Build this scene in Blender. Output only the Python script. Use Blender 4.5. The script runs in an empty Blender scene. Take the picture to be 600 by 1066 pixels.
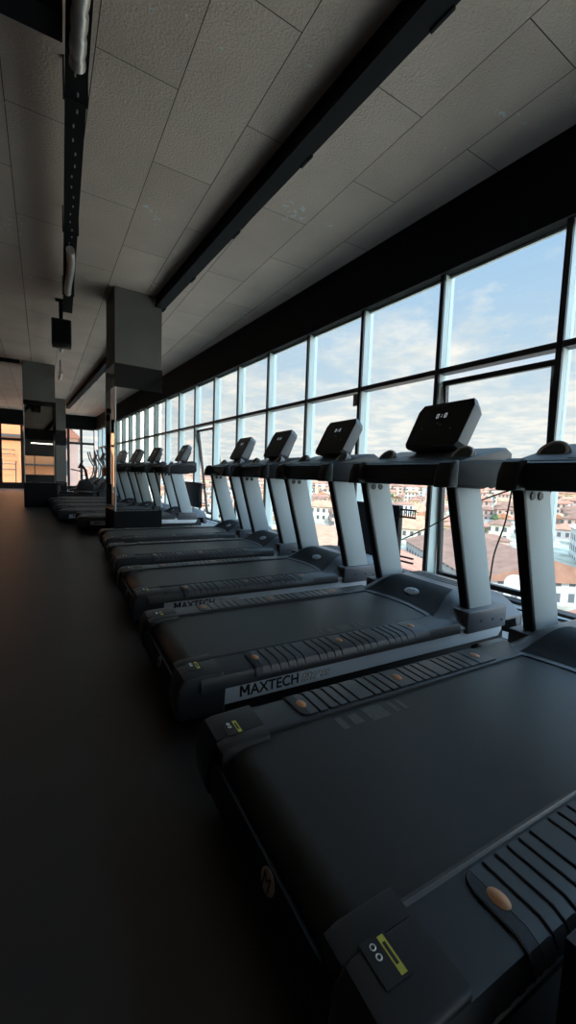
import bpy, bmesh, math, random
from mathutils import Vector, Matrix

PI = math.pi
scene = bpy.context.scene
COL = scene.collection
random.seed(7)

# ------------------------------------------------------------------ camera
cam_d = bpy.data.cameras.new('camera')
cam_d.sensor_fit = 'HORIZONTAL'
cam_d.sensor_width = 36.0
cam_d.lens = 36.0 * 423.68 / 600.0
cam_d.clip_start = 0.02
cam_d.clip_end = 6000
cam = bpy.data.objects.new('camera', cam_d)
COL.objects.link(cam)
Rv = Vector((0.87428982, -0.48413953, 0.03501763))
Uv = Vector((0.01200627, 0.09368794, 0.99552922))
Fv = Vector((0.48525578, 0.86996062, -0.08772312))
M = Matrix((Rv, Uv, -Fv)).transposed().to_4x4()
M.translation = (0, 0, 1.08)
cam.matrix_world = M
scene.camera = cam

# ------------------------------------------------------------------ colour management
vs = scene.view_settings
vs.view_transform = 'Standard'
vs.look = 'None'
vs.exposure = 0.0
vs.gamma = 1.0
vs.use_curve_mapping = False
scene.cycles.max_bounces = 10
scene.cycles.diffuse_bounces = 5
scene.cycles.glossy_bounces = 5
scene.cycles.transparent_max_bounces = 16
scene.cycles.sample_clamp_indirect = 4.0
scene.cycles.use_denoising = True


def new_mat(name):
    m = bpy.data.materials.new(name)
    m.use_nodes = True
    nt = m.node_tree
    nt.nodes.clear()
    return m, nt


def N(nt, kind, **kw):
    n = nt.nodes.new(kind)
    for k, v in kw.items():
        setattr(n, k, v)
    return n


# ------------------------------------------------------------------ sky
world = bpy.data.worlds.new('sky')
scene.world = world
world.use_nodes = True
nt = world.node_tree
nt.nodes.clear()
out = N(nt, 'ShaderNodeOutputWorld')
bg = N(nt, 'ShaderNodeBackground')
tc = N(nt, 'ShaderNodeTexCoord')
sep = N(nt, 'ShaderNodeSeparateXYZ')
nt.links.new(tc.outputs['Generated'], sep.inputs[0])
# clouds are laid out on a flat layer overhead: direction / (height + offset)
addz = N(nt, 'ShaderNodeMath', operation='ADD'); addz.inputs[1].default_value = 0.12
nt.links.new(sep.outputs['Z'], addz.inputs[0])
mx = N(nt, 'ShaderNodeMath', operation='MAXIMUM'); mx.inputs[1].default_value = 0.05
nt.links.new(addz.outputs[0], mx.inputs[0])
dv = N(nt, 'ShaderNodeVectorMath', operation='DIVIDE')
nt.links.new(tc.outputs['Generated'], dv.inputs[0])
cmb = N(nt, 'ShaderNodeCombineXYZ')
for i in range(3):
    nt.links.new(mx.outputs[0], cmb.inputs[i])
nt.links.new(cmb.outputs[0], dv.inputs[1])
noi = N(nt, 'ShaderNodeTexNoise')
noi.inputs['Scale'].default_value = 2.3
noi.inputs['Detail'].default_value = 9
noi.inputs['Roughness'].default_value = 0.62
nt.links.new(dv.outputs[0], noi.inputs['Vector'])
# cover: dense low down, thinning above twenty degrees
cov = N(nt, 'ShaderNodeMapRange')
cov.inputs['From Min'].default_value = 0.02
cov.inputs['From Max'].default_value = 0.42
cov.inputs['To Min'].default_value = 0.27
cov.inputs['To Max'].default_value = -0.12
nt.links.new(sep.outputs['Z'], cov.inputs[0])
sm = N(nt, 'ShaderNodeMath', operation='ADD')
nt.links.new(noi.outputs['Fac'], sm.inputs[0])
nt.links.new(cov.outputs[0], sm.inputs[1])
cr = N(nt, 'ShaderNodeValToRGB')
cr.color_ramp.elements[0].position = 0.46
cr.color_ramp.elements[0].color = (0, 0, 0, 1)
cr.color_ramp.elements[1].position = 0.68
cr.color_ramp.elements[1].color = (1, 1, 1, 1)
nt.links.new(sm.outputs[0], cr.inputs[0])
blue = N(nt, 'ShaderNodeValToRGB')
blue.color_ramp.elements[0].position = 0.0
blue.color_ramp.elements[0].color = (0.78, 0.86, 0.88, 1)
blue.color_ramp.elements[1].position = 0.5
blue.color_ramp.elements[1].color = (0.38, 0.64, 0.95, 1)
nt.links.new(sep.outputs['Z'], blue.inputs[0])
cld = N(nt, 'ShaderNodeValToRGB')
cld.color_ramp.elements[0].position = 0.40
cld.color_ramp.elements[0].color = (0.78, 0.85, 0.89, 1)
cld.color_ramp.elements[1].position = 0.62
cld.color_ramp.elements[1].color = (1.04, 1.02, 0.98, 1)
noi2 = N(nt, 'ShaderNodeTexNoise')
noi2.inputs['Scale'].default_value = 5.0
noi2.inputs['Detail'].default_value = 6
nt.links.new(dv.outputs[0], noi2.inputs['Vector'])
nt.links.new(noi2.outputs['Fac'], cld.inputs[0])
mixc = N(nt, 'ShaderNodeMix', data_type='RGBA')
nt.links.new(cr.outputs[0], mixc.inputs[0])
nt.links.new(blue.outputs[0], mixc.inputs[6])
nt.links.new(cld.outputs[0], mixc.inputs[7])
nt.links.new(mixc.outputs[2], bg.inputs['Color'])
# unseen sky overhead, brightness raised to put more light into the room
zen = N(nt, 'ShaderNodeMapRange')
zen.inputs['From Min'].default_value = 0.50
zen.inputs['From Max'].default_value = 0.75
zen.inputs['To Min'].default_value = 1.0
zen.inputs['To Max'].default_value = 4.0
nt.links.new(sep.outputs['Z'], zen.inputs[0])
# added glow in the unseen sky along the facade, lights mullions and posts
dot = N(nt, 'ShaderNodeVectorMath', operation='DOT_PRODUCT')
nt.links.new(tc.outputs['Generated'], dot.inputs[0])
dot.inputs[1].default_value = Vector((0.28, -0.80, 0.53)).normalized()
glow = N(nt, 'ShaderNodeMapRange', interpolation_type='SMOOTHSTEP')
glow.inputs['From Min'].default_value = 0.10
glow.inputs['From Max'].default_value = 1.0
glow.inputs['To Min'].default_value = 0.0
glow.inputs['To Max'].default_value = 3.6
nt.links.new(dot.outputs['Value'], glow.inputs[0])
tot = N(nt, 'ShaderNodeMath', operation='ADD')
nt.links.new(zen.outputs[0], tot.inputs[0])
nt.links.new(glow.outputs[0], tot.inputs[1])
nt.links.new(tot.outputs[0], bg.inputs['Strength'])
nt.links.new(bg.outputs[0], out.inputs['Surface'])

# ------------------------------------------------------------------ sun, high behind the building: it lights the city, not the room
sun_d = bpy.data.lights.new('sun', 'SUN')
sun_d.energy = 3.7
sun_d.angle = math.radians(1.5)
sun_d.color = (1.0, 0.93, 0.82)
sun = bpy.data.objects.new('sun', sun_d)
COL.objects.link(sun)
sun.rotation_euler = Vector((0.30, 0.72, -0.62)).to_track_quat('-Z', 'Y').to_euler()


# ------------------------------------------------------------------ materials
def simple(name, col, rough=0.5, metal=0.0, spec=0.5, noise=0.0, nscale=40.0, bump=0.0, bscale=200.0, emit=0.0):
    m, nt = new_mat(name)
    o = N(nt, 'ShaderNodeOutputMaterial')
    b = N(nt, 'ShaderNodeBsdfPrincipled')
    b.inputs['Base Color'].default_value = (*col, 1)
    b.inputs['Roughness'].default_value = rough
    b.inputs['Metallic'].default_value = metal
    b.inputs['Specular IOR Level'].default_value = spec
    nt.links.new(b.outputs[0], o.inputs[0])
    if noise or bump:
        t = N(nt, 'ShaderNodeTexCoord')
    if noise:
        n = N(nt, 'ShaderNodeTexNoise')
        n.inputs['Scale'].default_value = nscale
        n.inputs['Detail'].default_value = 4
        nt.links.new(t.outputs['Object'], n.inputs['Vector'])
        mr = N(nt, 'ShaderNodeMapRange')
        mr.inputs['To Min'].default_value = 1 - noise
        mr.inputs['To Max'].default_value = 1 + noise
        nt.links.new(n.outputs['Fac'], mr.inputs[0])
        mu = N(nt, 'ShaderNodeVectorMath', operation='SCALE')
        mu.inputs[0].default_value = col
        nt.links.new(mr.outputs[0], mu.inputs['Scale'])
        nt.links.new(mu.outputs[0], b.inputs['Base Color'])
    if bump:
        n2 = N(nt, 'ShaderNodeTexNoise')
        n2.inputs['Scale'].default_value = bscale
        n2.inputs['Detail'].default_value = 3
        nt.links.new(t.outputs['Object'], n2.inputs['Vector'])
        bp = N(nt, 'ShaderNodeBump')
        bp.inputs['Strength'].default_value = bump
        bp.inputs['Distance'].default_value = 0.002
        nt.links.new(n2.outputs['Fac'], bp.inputs['Height'])
        nt.links.new(bp.outputs[0], b.inputs['Normal'])
    if emit:
        b.inputs['Emission Color'].default_value = (*col, 1)
        b.inputs['Emission Strength'].default_value = emit
    return m


MT = {
    'rubber_floor': simple('rubber_floor', (0.042, 0.036, 0.034), 0.42, spec=0.5, noise=0.35, nscale=3.0, bump=0.25, bscale=160),
    'belt': simple('belt', (0.021, 0.021, 0.021), 0.42, spec=0.5, noise=0.25, nscale=6, bump=0.25, bscale=420),
    'belt_mark': simple('belt_mark', (0.09, 0.09, 0.09), 0.6, noise=0.4, nscale=60),
    'plastic': simple('black_plastic', (0.022, 0.024, 0.027), 0.42, bump=0.12, bscale=700),
    'plastic_dark': simple('deep_black_plastic', (0.010, 0.010, 0.011), 0.45),
    'hood': simple('charcoal_hood', (0.115, 0.115, 0.128), 0.36, bump=0.08, bscale=600),
    'pad': simple('grey_rubber', (0.050, 0.054, 0.060), 0.40, bump=0.1, bscale=500),
    'silver': simple('silver_paint', (0.48, 0.54, 0.55), 0.5, metal=0.1),
    'side_silver': simple('grey_side_paint', (0.74, 0.79, 0.84), 0.42, metal=0.2),
    'arm_black': simple('arm_black', (0.016, 0.017, 0.019), 0.6, spec=0.22),
    'bar_grey': simple('bar_grey', (0.050, 0.052, 0.055), 0.5),
    'ring_grey': simple('ring_grey', (0.60, 0.61, 0.62), 0.4),
    'display_grey': simple('display_grey', (0.15, 0.16, 0.17), 0.45),
    'steel': simple('chrome', (0.75, 0.77, 0.78), 0.18, metal=1.0),
    'screen': simple('screen_glass', (0.005, 0.005, 0.007), 0.3, spec=0.15),
    'digit': simple('digit_light', (0.62, 0.67, 0.75), 0.4, emit=0.55),
    'icon': simple('icon_light', (0.20, 0.22, 0.28), 0.4, emit=0.12),
    'copper': simple('orange_button', (0.55, 0.25, 0.11), 0.38, metal=0.15),
    'yellow': simple('yellow_print', (0.55, 0.50, 0.06), 0.5),
    'white_print': simple('white_print', (0.9, 0.9, 0.9), 0.5),
    'black_print': simple('black_print', (0.008, 0.008, 0.009), 0.5),
    'badge': simple('badge_grey', (0.42, 0.43, 0.44), 0.35, metal=0.4),
    'badge_dark': simple('badge_dark', (0.07, 0.055, 0.05), 0.4),
    'badge_brown': simple('badge_brown', (0.34, 0.26, 0.23), 0.4),
    'darkened_mirror': simple('darkened_mirror', (0.20, 0.19, 0.18), 0.02, metal=1.0),
    'frame_dark': simple('dark_window_frame', (0.022, 0.020, 0.020), 0.45),
    'frame_pale': simple('pale_aluminium', (0.60, 0.68, 0.64), 0.45),
    'black_paint': simple('black_paint', (0.007, 0.007, 0.008), 0.75, spec=0.2, noise=0.2, nscale=5),
    'column': simple('column_paint', (0.165, 0.152, 0.134), 0.8, noise=0.12, nscale=4, bump=0.3, bscale=60),
    'black_gloss': simple('black_gloss_panel', (0.012, 0.012, 0.012), 0.12),
    'mirror': simple('mirror_silver', (0.88, 0.86, 0.80), 0.015, metal=1.0),
    'white_edge': simple('white_edge', (0.75, 0.75, 0.72), 0.4),
    'tin': simple('tin_duct', (0.62, 0.57, 0.52), 0.38, metal=0.7, noise=0.2, nscale=30),
    'red': simple('red_plastic', (0.55, 0.045, 0.03), 0.4),
    'wall_dark': simple('wall_dark', (0.035, 0.034, 0.034), 0.8, noise=0.15, nscale=2),
    'sill': simple('pale_sill', (0.55, 0.55, 0.54), 0.5),
    'border': simple('pale_floor_border', (0.30, 0.30, 0.30), 0.45, noise=0.15, nscale=25),
    'tube': simple('tube_light', (1.0, 0.95, 0.88), 0.5, emit=5.0),
    'cable': simple('cable_rubber', (0.02, 0.02, 0.02), 0.5),
    'dish': simple('dish_white', (0.62, 0.62, 0.60), 0.5),
    'leaf': simple('leaf', (0.07, 0.11, 0.04), 0.8, noise=0.4, nscale=1.0),
}


def ceiling_mat():
    m, nt = new_mat('wood_wool_boards')
    o = N(nt, 'ShaderNodeOutputMaterial')
    b = N(nt, 'ShaderNodeBsdfPrincipled')
    b.inputs['Roughness'].default_value = 0.9
    b.inputs['Specular IOR Level'].default_value = 0.2
    nt.links.new(b.outputs[0], o.inputs[0])
    t = N(nt, 'ShaderNodeTexCoord')
    mp = N(nt, 'ShaderNodeMapping')
    mp.inputs['Rotation'].default_value = (0, 0, math.radians(-90 - 2.0))
    mp.inputs['Location'].default_value = (0.02, 0.34, 0)
    nt.links.new(t.outputs['Object'], mp.inputs[0])
    br = N(nt, 'ShaderNodeTexBrick')
    br.offset = 0.5
    br.inputs['Scale'].default_value = 1.0
    br.inputs['Brick Width'].default_value = 1.62
    br.inputs['Row Height'].default_value = 0.548
    br.inputs['Mortar Size'].default_value = 0.0035
    br.inputs['Mortar Smooth'].default_value = 0.2
    br.inputs['Color1'].default_value = (0.73, 0.56, 0.46, 1)
    br.inputs['Color2'].default_value = (0.80, 0.62, 0.51, 1)
    br.inputs['Mortar'].default_value = (0.08, 0.07, 0.06, 1)
    nt.links.new(mp.outputs[0], br.inputs['Vector'])
    n = N(nt, 'ShaderNodeTexNoise')
    n.inputs['Scale'].default_value = 1.3
    n.inputs['Detail'].default_value = 5
    nt.links.new(t.outputs['Object'], n.inputs['Vector'])
    mr = N(nt, 'ShaderNodeMapRange')
    mr.inputs['To Min'].default_value = 0.80
    mr.inputs['To Max'].default_value = 1.15
    nt.links.new(n.outputs['Fac'], mr.inputs[0])
    mu = N(nt, 'ShaderNodeVectorMath', operation='SCALE')
    nt.links.new(br.outputs['Color'], mu.inputs[0])
    nt.links.new(mr.outputs[0], mu.inputs['Scale'])
    # chips where the paint has come off
    v = N(nt, 'ShaderNodeTexNoise')
    v.inputs['Scale'].default_value = 17.0
    v.inputs['Detail'].default_value = 2
    nt.links.new(t.outputs['Object'], v.inputs['Vector'])
    v2 = N(nt, 'ShaderNodeTexNoise')
    v2.inputs['Scale'].default_value = 1.6
    nt.links.new(t.outputs['Object'], v2.inputs['Vector'])
    av = N(nt, 'ShaderNodeMath', operation='MULTIPLY')
    nt.links.new(v.outputs['Fac'], av.inputs[0])
    nt.links.new(v2.outputs['Fac'], av.inputs[1])
    gt = N(nt, 'ShaderNodeMath', operation='GREATER_THAN')
    gt.inputs[1].default_value = 0.435
    nt.links.new(av.outputs[0], gt.inputs[0])
    mx = N(nt, 'ShaderNodeMix', data_type='RGBA')
    mx.inputs[7].default_value = (0.78, 0.77, 0.74, 1)
    nt.links.new(gt.outputs[0], mx.inputs[0])
    nt.links.new(mu.outputs[0], mx.inputs[6])
    nt.links.new(mx.outputs[2], b.inputs['Base Color'])
    f = N(nt, 'ShaderNodeTexNoise')
    f.inputs['Scale'].default_value = 55
    f.inputs['Detail'].default_value = 6
    f.inputs['Roughness'].default_value = 0.7
    nt.links.new(t.outputs['Object'], f.inputs['Vector'])
    su = N(nt, 'ShaderNodeMath', operation='SUBTRACT')
    nt.links.new(f.outputs['Fac'], su.inputs[0])
    nt.links.new(br.outputs['Fac'], su.inputs[1])
    bp = N(nt, 'ShaderNodeBump')
    bp.inputs['Strength'].default_value = 1.0
    bp.inputs['Distance'].default_value = 0.016
    nt.links.new(su.outputs[0], bp.inputs['Height'])
    nt.links.new(bp.outputs[0], b.inputs['Normal'])
    return m


def glass_mat():
    m, nt = new_mat('window_glass')
    o = N(nt, 'ShaderNodeOutputMaterial')
    tr = N(nt, 'ShaderNodeBsdfTransparent')
    tr.inputs['Color'].default_value = (0.975, 0.985, 0.97, 1)
    gl = N(nt, 'ShaderNodeBsdfGlossy')
    gl.inputs['Roughness'].default_value = 0.0
    lw = N(nt, 'ShaderNodeLayerWeight')
    pw = N(nt, 'ShaderNodeMath', operation='POWER')
    pw.inputs[1].default_value = 5.0
    nt.links.new(lw.outputs['Facing'], pw.inputs[0])
    fr = N(nt, 'ShaderNodeMath', operation='MULTIPLY_ADD')
    fr.inputs[1].default_value = 0.55
    fr.inputs[2].default_value = 0.02
    nt.links.new(pw.outputs[0], fr.inputs[0])
    mx = N(nt, 'ShaderNodeMixShader')
    nt.links.new(fr.outputs[0], mx.inputs[0])
    nt.links.new(tr.outputs[0], mx.inputs[1])
    nt.links.new(gl.outputs[0], mx.inputs[2])
    nt.links.new(mx.outputs[0], o.inputs[0])
    return m


def facade_mat(name, wall, win=(0.10, 0.11, 0.12), bw=1.9, rh=2.2, gap=0.28):
    """plastered wall with a grid of window openings, laid out in the object's own metres"""
    m, nt = new_mat(name)
    o = N(nt, 'ShaderNodeOutputMaterial')
    b = N(nt, 'ShaderNodeBsdfPrincipled')
    b.inputs['Roughness'].default_value = 0.85
    nt.links.new(b.outputs[0], o.inputs[0])
    t = N(nt, 'ShaderNodeTexCoord')
    sp = N(nt, 'ShaderNodeSeparateXYZ')
    nt.links.new(t.outputs['Object'], sp.inputs[0])
    ad = N(nt, 'ShaderNodeMath', operation='ADD')
    nt.links.new(sp.outputs['X'], ad.inputs[0])
    nt.links.new(sp.outputs['Y'], ad.inputs[1])

    def band(src, size, frac):
        d = N(nt, 'ShaderNodeMath', operation='DIVIDE'); d.inputs[1].default_value = size
        nt.links.new(src, d.inputs[0])
        f = N(nt, 'ShaderNodeMath', operation='FRACT')
        nt.links.new(d.outputs[0], f.inputs[0])
        s = N(nt, 'ShaderNodeMath', operation='SUBTRACT'); s.inputs[1].default_value = 0.5
        nt.links.new(f.outputs[0], s.inputs[0])
        a = N(nt, 'ShaderNodeMath', operation='ABSOLUTE')
        nt.links.new(s.outputs[0], a.inputs[0])
        l = N(nt, 'ShaderNodeMath', operation='LESS_THAN'); l.inputs[1].default_value = frac
        nt.links.new(a.outputs[0], l.inputs[0])
        return l.outputs[0]
    a = band(ad.outputs[0], bw, gap * 0.8)
    c = band(sp.outputs['Z'], rh, gap)
    mu = N(nt, 'ShaderNodeMath', operation='MULTIPLY')
    nt.links.new(a, mu.inputs[0]); nt.links.new(c, mu.inputs[1])
    n = N(nt, 'ShaderNodeTexNoise')
    n.inputs['Scale'].default_value = 0.5
    nt.links.new(t.outputs['Object'], n.inputs['Vector'])
    mr = N(nt, 'ShaderNodeMapRange'); mr.inputs['To Min'].default_value = 0.75; mr.inputs['To Max'].default_value = 1.2
    nt.links.new(n.outputs['Fac'], mr.inputs[0])
    sc = N(nt, 'ShaderNodeVectorMath', operation='SCALE')
    sc.inputs[0].default_value = wall
    nt.links.new(mr.outputs[0], sc.inputs['Scale'])
    mx = N(nt, 'ShaderNodeMix', data_type='RGBA')
    mx.inputs[7].default_value = (*win, 1)
    nt.links.new(mu.outputs[0], mx.inputs[0])
    nt.links.new(sc.outputs[0], mx.inputs[6])
    nt.links.new(mx.outputs[2], b.inputs['Base Color'])
    return m


def tile_mat(name, c1, c2, scale=1.0):
    m, nt = new_mat(name)
    o = N(nt, 'ShaderNodeOutputMaterial')
    b = N(nt, 'ShaderNodeBsdfPrincipled')
    b.inputs['Roughness'].default_value = 0.85
    nt.links.new(b.outputs[0], o.inputs[0])
    t = N(nt, 'ShaderNodeTexCoord')
    w = N(nt, 'ShaderNodeTexWave')
    w.inputs['Scale'].default_value = scale
    w.inputs['Distortion'].default_value = 1.5
    nt.links.new(t.outputs['Object'], w.inputs['Vector'])
    n = N(nt, 'ShaderNodeTexNoise')
    n.inputs['Scale'].default_value = 0.6
    n.inputs['Detail'].default_value = 6
    nt.links.new(t.outputs['Object'], n.inputs['Vector'])
    a = N(nt, 'ShaderNodeMath', operation='MULTIPLY_ADD')
    a.inputs[1].default_value = 0.25
    nt.links.new(w.outputs['Fac'], a.inputs[0])
    nt.links.new(n.outputs['Fac'], a.inputs[2])
    r = N(nt, 'ShaderNodeValToRGB')
    r.color_ramp.elements[0].position = 0.35
    r.color_ramp.elements[0].color = (*c1, 1)
    r.color_ramp.elements[1].position = 0.85
    r.color_ramp.elements[1].color = (*c2, 1)
    nt.links.new(a.outputs[0], r.inputs[0])
    nt.links.new(r.outputs[0], b.inputs['Base Color'])
    return m


MT['ceiling'] = ceiling_mat()
MT['glass'] = glass_mat()
WALLS = [facade_mat('plaster_cream', (0.66, 0.60, 0.48)), facade_mat('plaster_white', (0.72, 0.70, 0.66)),
         facade_mat('plaster_pink', (0.62, 0.42, 0.34)), facade_mat('plaster_ochre', (0.58, 0.44, 0.26)),
         facade_mat('plaster_grey', (0.46, 0.45, 0.44))]
ROOFS = [tile_mat('tiles_orange', (0.40, 0.17, 0.09), (0.66, 0.32, 0.19), 2.0),
         tile_mat('tiles_red', (0.33, 0.12, 0.07), (0.56, 0.24, 0.15), 2.0),
         tile_mat('tiles_brown', (0.20, 0.095, 0.06), (0.34, 0.17, 0.11), 2.0)]
MT['orange_plaster'] = facade_mat('orange_plaster', (0.72, 0.27, 0.11), (0.45, 0.16, 0.07), 60, 3.4, 0.05)
MT['concrete'] = tile_mat('pale_concrete', (0.42, 0.39, 0.34), (0.62, 0.58, 0.50), 0.3)
MT['ground'] = tile_mat('city_ground', (0.30, 0.25, 0.18), (0.52, 0.46, 0.36), 0.05)


# ------------------------------------------------------------------ mesh helpers
def add_box(bm, x0, x1, y0, y1, z0, z1, bev=0.0, seg=2):
    vs_ = [bm.verts.new((x, y, z)) for x in (x0, x1) for y in (y0, y1) for z in (z0, z1)]
    F = [(0, 1, 3, 2), (4, 6, 7, 5), (0, 4, 5, 1), (2, 3, 7, 6), (0, 2, 6, 4), (1, 5, 7, 3)]
    fs = [bm.faces.new([vs_[i] for i in f]) for f in F]
    if bev:
        es = list({e for f in fs for e in f.edges})
        bmesh.ops.bevel(bm, geom=es, offset=bev, segments=seg, affect='EDGES', profile=0.5)
    return vs_


def add_prism(bm, pts, axis, a, b, bev=0.0, seg=2):
    """closed outline pts swept along axis ('x','y','z') from a to b"""
    def mk(p, t):
        if axis == 'y':
            return (p[0], t, p[1])
        if axis == 'x':
            return (t, p[0], p[1])
        return (p[0], p[1], t)
    A = [bm.verts.new(mk(p, a)) for p in pts]
    B = [bm.verts.new(mk(p, b)) for p in pts]
    n = len(pts)
    fs = [bm.faces.new(A), bm.faces.new(B[::-1])]
    for i in range(n):
        fs.append(bm.faces.new((A[i], B[i], B[(i + 1) % n], A[(i + 1) % n])))
    if bev:
        es = list(set(fs[0].edges) | set(fs[1].edges))
        bmesh.ops.bevel(bm, geom=es, offset=bev, segments=seg, affect='EDGES', profile=0.5)
    return A + B


def add_tube(bm, pts, r, seg=10, caps=True, radii=None):
    pts = [Vector(p) for p in pts]
    rings = []
    up = None
    for i, p in enumerate(pts):
        d = (pts[min(i + 1, len(pts) - 1)] - pts[max(i - 1, 0)]).normalized()
        if up is None:
            up = Vector((0, 0, 1)) if abs(d.z) < 0.9 else Vector((1, 0, 0))
        s = d.cross(up).normalized()
        u = s.cross(d).normalized()
        up = u
        rr = radii[i] if radii else r
        rings.append([bm.verts.new(p + (s * math.cos(2 * PI * k / seg) + u * math.sin(2 * PI * k / seg)) * rr) for k in range(seg)])
    for a, b in zip(rings, rings[1:]):
        for k in range(seg):
            bm.faces.new((a[k], a[(k + 1) % seg], b[(k + 1) % seg], b[k]))
    if caps:
        bm.faces.new(rings[0][::-1]); bm.faces.new(rings[-1])


def add_disc(bm, c, ax, ay, rx, ry, h, seg=28, dome=0.0):
    """raised oval plate at c lying in the plane of ax, ay; thickness h along the normal"""
    c, ax, ay = Vector(c), Vector(ax).normalized(), Vector(ay).normalized()
    n = ax.cross(ay).normalized()
    def ring(s, t):
        return [bm.verts.new(c + ax * (rx * s * math.cos(2 * PI * k / seg)) + ay * (ry * s * math.sin(2 * PI * k / seg)) + n * t) for k in range(seg)]
    r = [ring(1, 0), ring(1, h * 0.6), ring(0.9, h)]
    if dome:
        r.append(ring(0.55, h + dome * 0.75))
        r.append(ring(0.2, h + dome))
    for a, b in zip(r, r[1:]):
        for k in range(seg):
            bm.faces.new((a[k], a[(k + 1) % seg], b[(k + 1) % seg], b[k]))
    bm.faces.new(r[0][::-1]); bm.faces.new(r[-1])


def add_torus(bm, c, ax, ay, R, r, seg=28, sub=8):
    c, ax, ay = Vector(c), Vector(ax).normalized(), Vector(ay).normalized()
    n = ax.cross(ay).normalized()
    rings = []
    for k in range(seg):
        d = ax * math.cos(2 * PI * k / seg) + ay * math.sin(2 * PI * k / seg)
        rings.append([bm.verts.new(c + d * (R + r * math.cos(2 * PI * j / sub)) + n * (r * math.sin(2 * PI * j / sub))) for j in range(sub)])
    for i in range(seg):
        a, b = rings[i], rings[(i + 1) % seg]
        for j in range(sub):
            bm.faces.new((a[j], a[(j + 1) % sub], b[(j + 1) % sub], b[j]))


def obj(name, bm, mat, parent=None, smooth=True, angle=35):
    bmesh.ops.recalc_face_normals(bm, faces=bm.faces)
    me = bpy.data.meshes.new(name)
    bm.to_mesh(me)
    bm.free()
    me.materials.append(MT[mat] if isinstance(mat, str) else mat)
    if smooth:
        for p in me.polygons:
            p.use_smooth = True
        me.set_sharp_from_angle(angle=math.radians(angle))
    o = bpy.data.objects.new(name, me)
    COL.objects.link(o)
    if parent:
        o.parent = parent
    return o


def BM():
    return bmesh.new()


def empty(name, loc=(0, 0, 0), rz=0.0):
    o = bpy.data.objects.new(name, None)
    o.empty_display_size = 0.1
    o.location = loc
    o.rotation_euler = (0, 0, rz)
    COL.objects.link(o)
    return o


def tag(o, label, cat, group=None, kind=None):
    o['label'] = label
    o['category'] = cat
    if group:
        o['group'] = group
    if kind:
        o['kind'] = kind
    return o


def struct(o, label=None, cat=None):
    o['kind'] = 'structure'
    if label:
        o['label'] = label
    if cat:
        o['category'] = cat
    return o


KIDS = {}


def copy_tree(o, parent=None):
    c = o.copy()
    COL.objects.link(c)
    if parent:
        c.parent = parent
    for ch in [q for q in COL.objects if q.parent == o]:
        copy_tree(ch, c)
    return c


def text_obj(name, s, size, mat, parent, mtx, shear=0.0, depth=0.0006, offset=0.0, align='LEFT', sx=1.0):
    cu = bpy.data.curves.new(name, 'FONT')
    cu.body = s
    cu.size = size
    cu.shear = shear
    cu.extrude = depth
    cu.offset = offset
    cu.align_x = align
    t = bpy.data.objects.new(name + '_tmp', cu)
    COL.objects.link(t)
    dg = bpy.context.evaluated_depsgraph_get()
    me = bpy.data.meshes.new_from_object(t.evaluated_get(dg))
    bpy.data.objects.remove(t)
    me.transform(mtx @ Matrix.Diagonal((sx, 1, 1, 1)))
    me.materials.clear()
    me.materials.append(MT[mat])
    o = bpy.data.objects.new(name, me)
    COL.objects.link(o)
    if parent:
        o.parent = parent
    return o


def frame(origin, ex, ey):
    """matrix that maps text axes onto ex (reading direction) and ey (up)"""
    ex, ey = Vector(ex).normalized(), Vector(ey).normalized()
    ez = ex.cross(ey).normalized()
    m = Matrix((ex, ey, ez)).transposed().to_4x4()
    m.translation = origin
    return m


# ------------------------------------------------------------------ the room
WA = math.radians(4.81)                       # the glazed wall swings a little towards the aisle
WD = Vector((-math.sin(WA), math.cos(WA), 0))  # along the wall
WN = Vector((math.cos(WA), math.sin(WA), 0))   # out through the wall
CW = 3.677
CEIL, HEAD, TRANS = 3.85, 3.18, 2.215


def wallpt(along, out, z=0.0):
    p = WD * along + WN * (CW + out)
    return Vector((p.x, p.y, z))


def wall_frame(o):
    """put an object's local x along the outward normal, y along the wall"""
    o.location = WN * CW
    o.rotation_euler = (0, 0, WA)
    return o


YE = 24.2


def plan(out, y0, y1, xl):
    p = []
    for y in (y0, y1):
        a = (y - WN.y * (CW + out)) / WD.y
        p.append((wallpt(a, out).x, y))
    return [(xl, y0), p[0], p[1], (xl, y1)]


b = BM(); add_prism(b, plan(0.20, -9.2, YE + 0.3, -5.0), 'z', -0.15, 0.0)
struct(obj('floor', b, 'rubber_floor', smooth=False))
b = BM(); add_prism(b, plan(0.14, -9.3, YE + 0.4, -5.2), 'z', CEIL, CEIL + 0.25)
struct(obj('ceiling', b, 'ceiling', smooth=False))
b = BM(); add_box(b, -5.2, -5.0, -9.3, YE + 0.4, 0, CEIL)
struct(obj('wall_left', b, 'wall_dark', smooth=False))

# back wall with one opening
b = BM()
add_box(b, -5.0, 0.6, -9.2, -9.0, 0, CEIL)
add_box(b, 3.4, 4.6, -9.2, -9.0, 0, CEIL)
add_box(b, 0.6, 3.4, -9.2, -9.0, 0, 0.5)
add_box(b, 0.6, 3.4, -9.2, -9.0, 1.95, CEIL)
struct(obj('wall_back', b, 'wall_dark', smooth=False))
w = struct(empty('window_30', (2.0, -9.1, 0)))
b = BM()
for x in (-1.4, -0.02, 1.36):
    add_box(b, x, x + 0.05, -0.04, 0.04, 0.5, 1.95)
add_box(b, -1.4, 1.4, -0.04, 0.04, 0.5, 0.55); add_box(b, -1.4, 1.4, -0.04, 0.04, 1.9, 1.95)
obj('frame', b, 'frame_dark', w, smooth=False)
b = BM(); add_box(b, -1.36, 1.36, -0.004, 0.004, 0.55, 1.9); obj('pane', b, 'glass', w, smooth=False)

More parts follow.
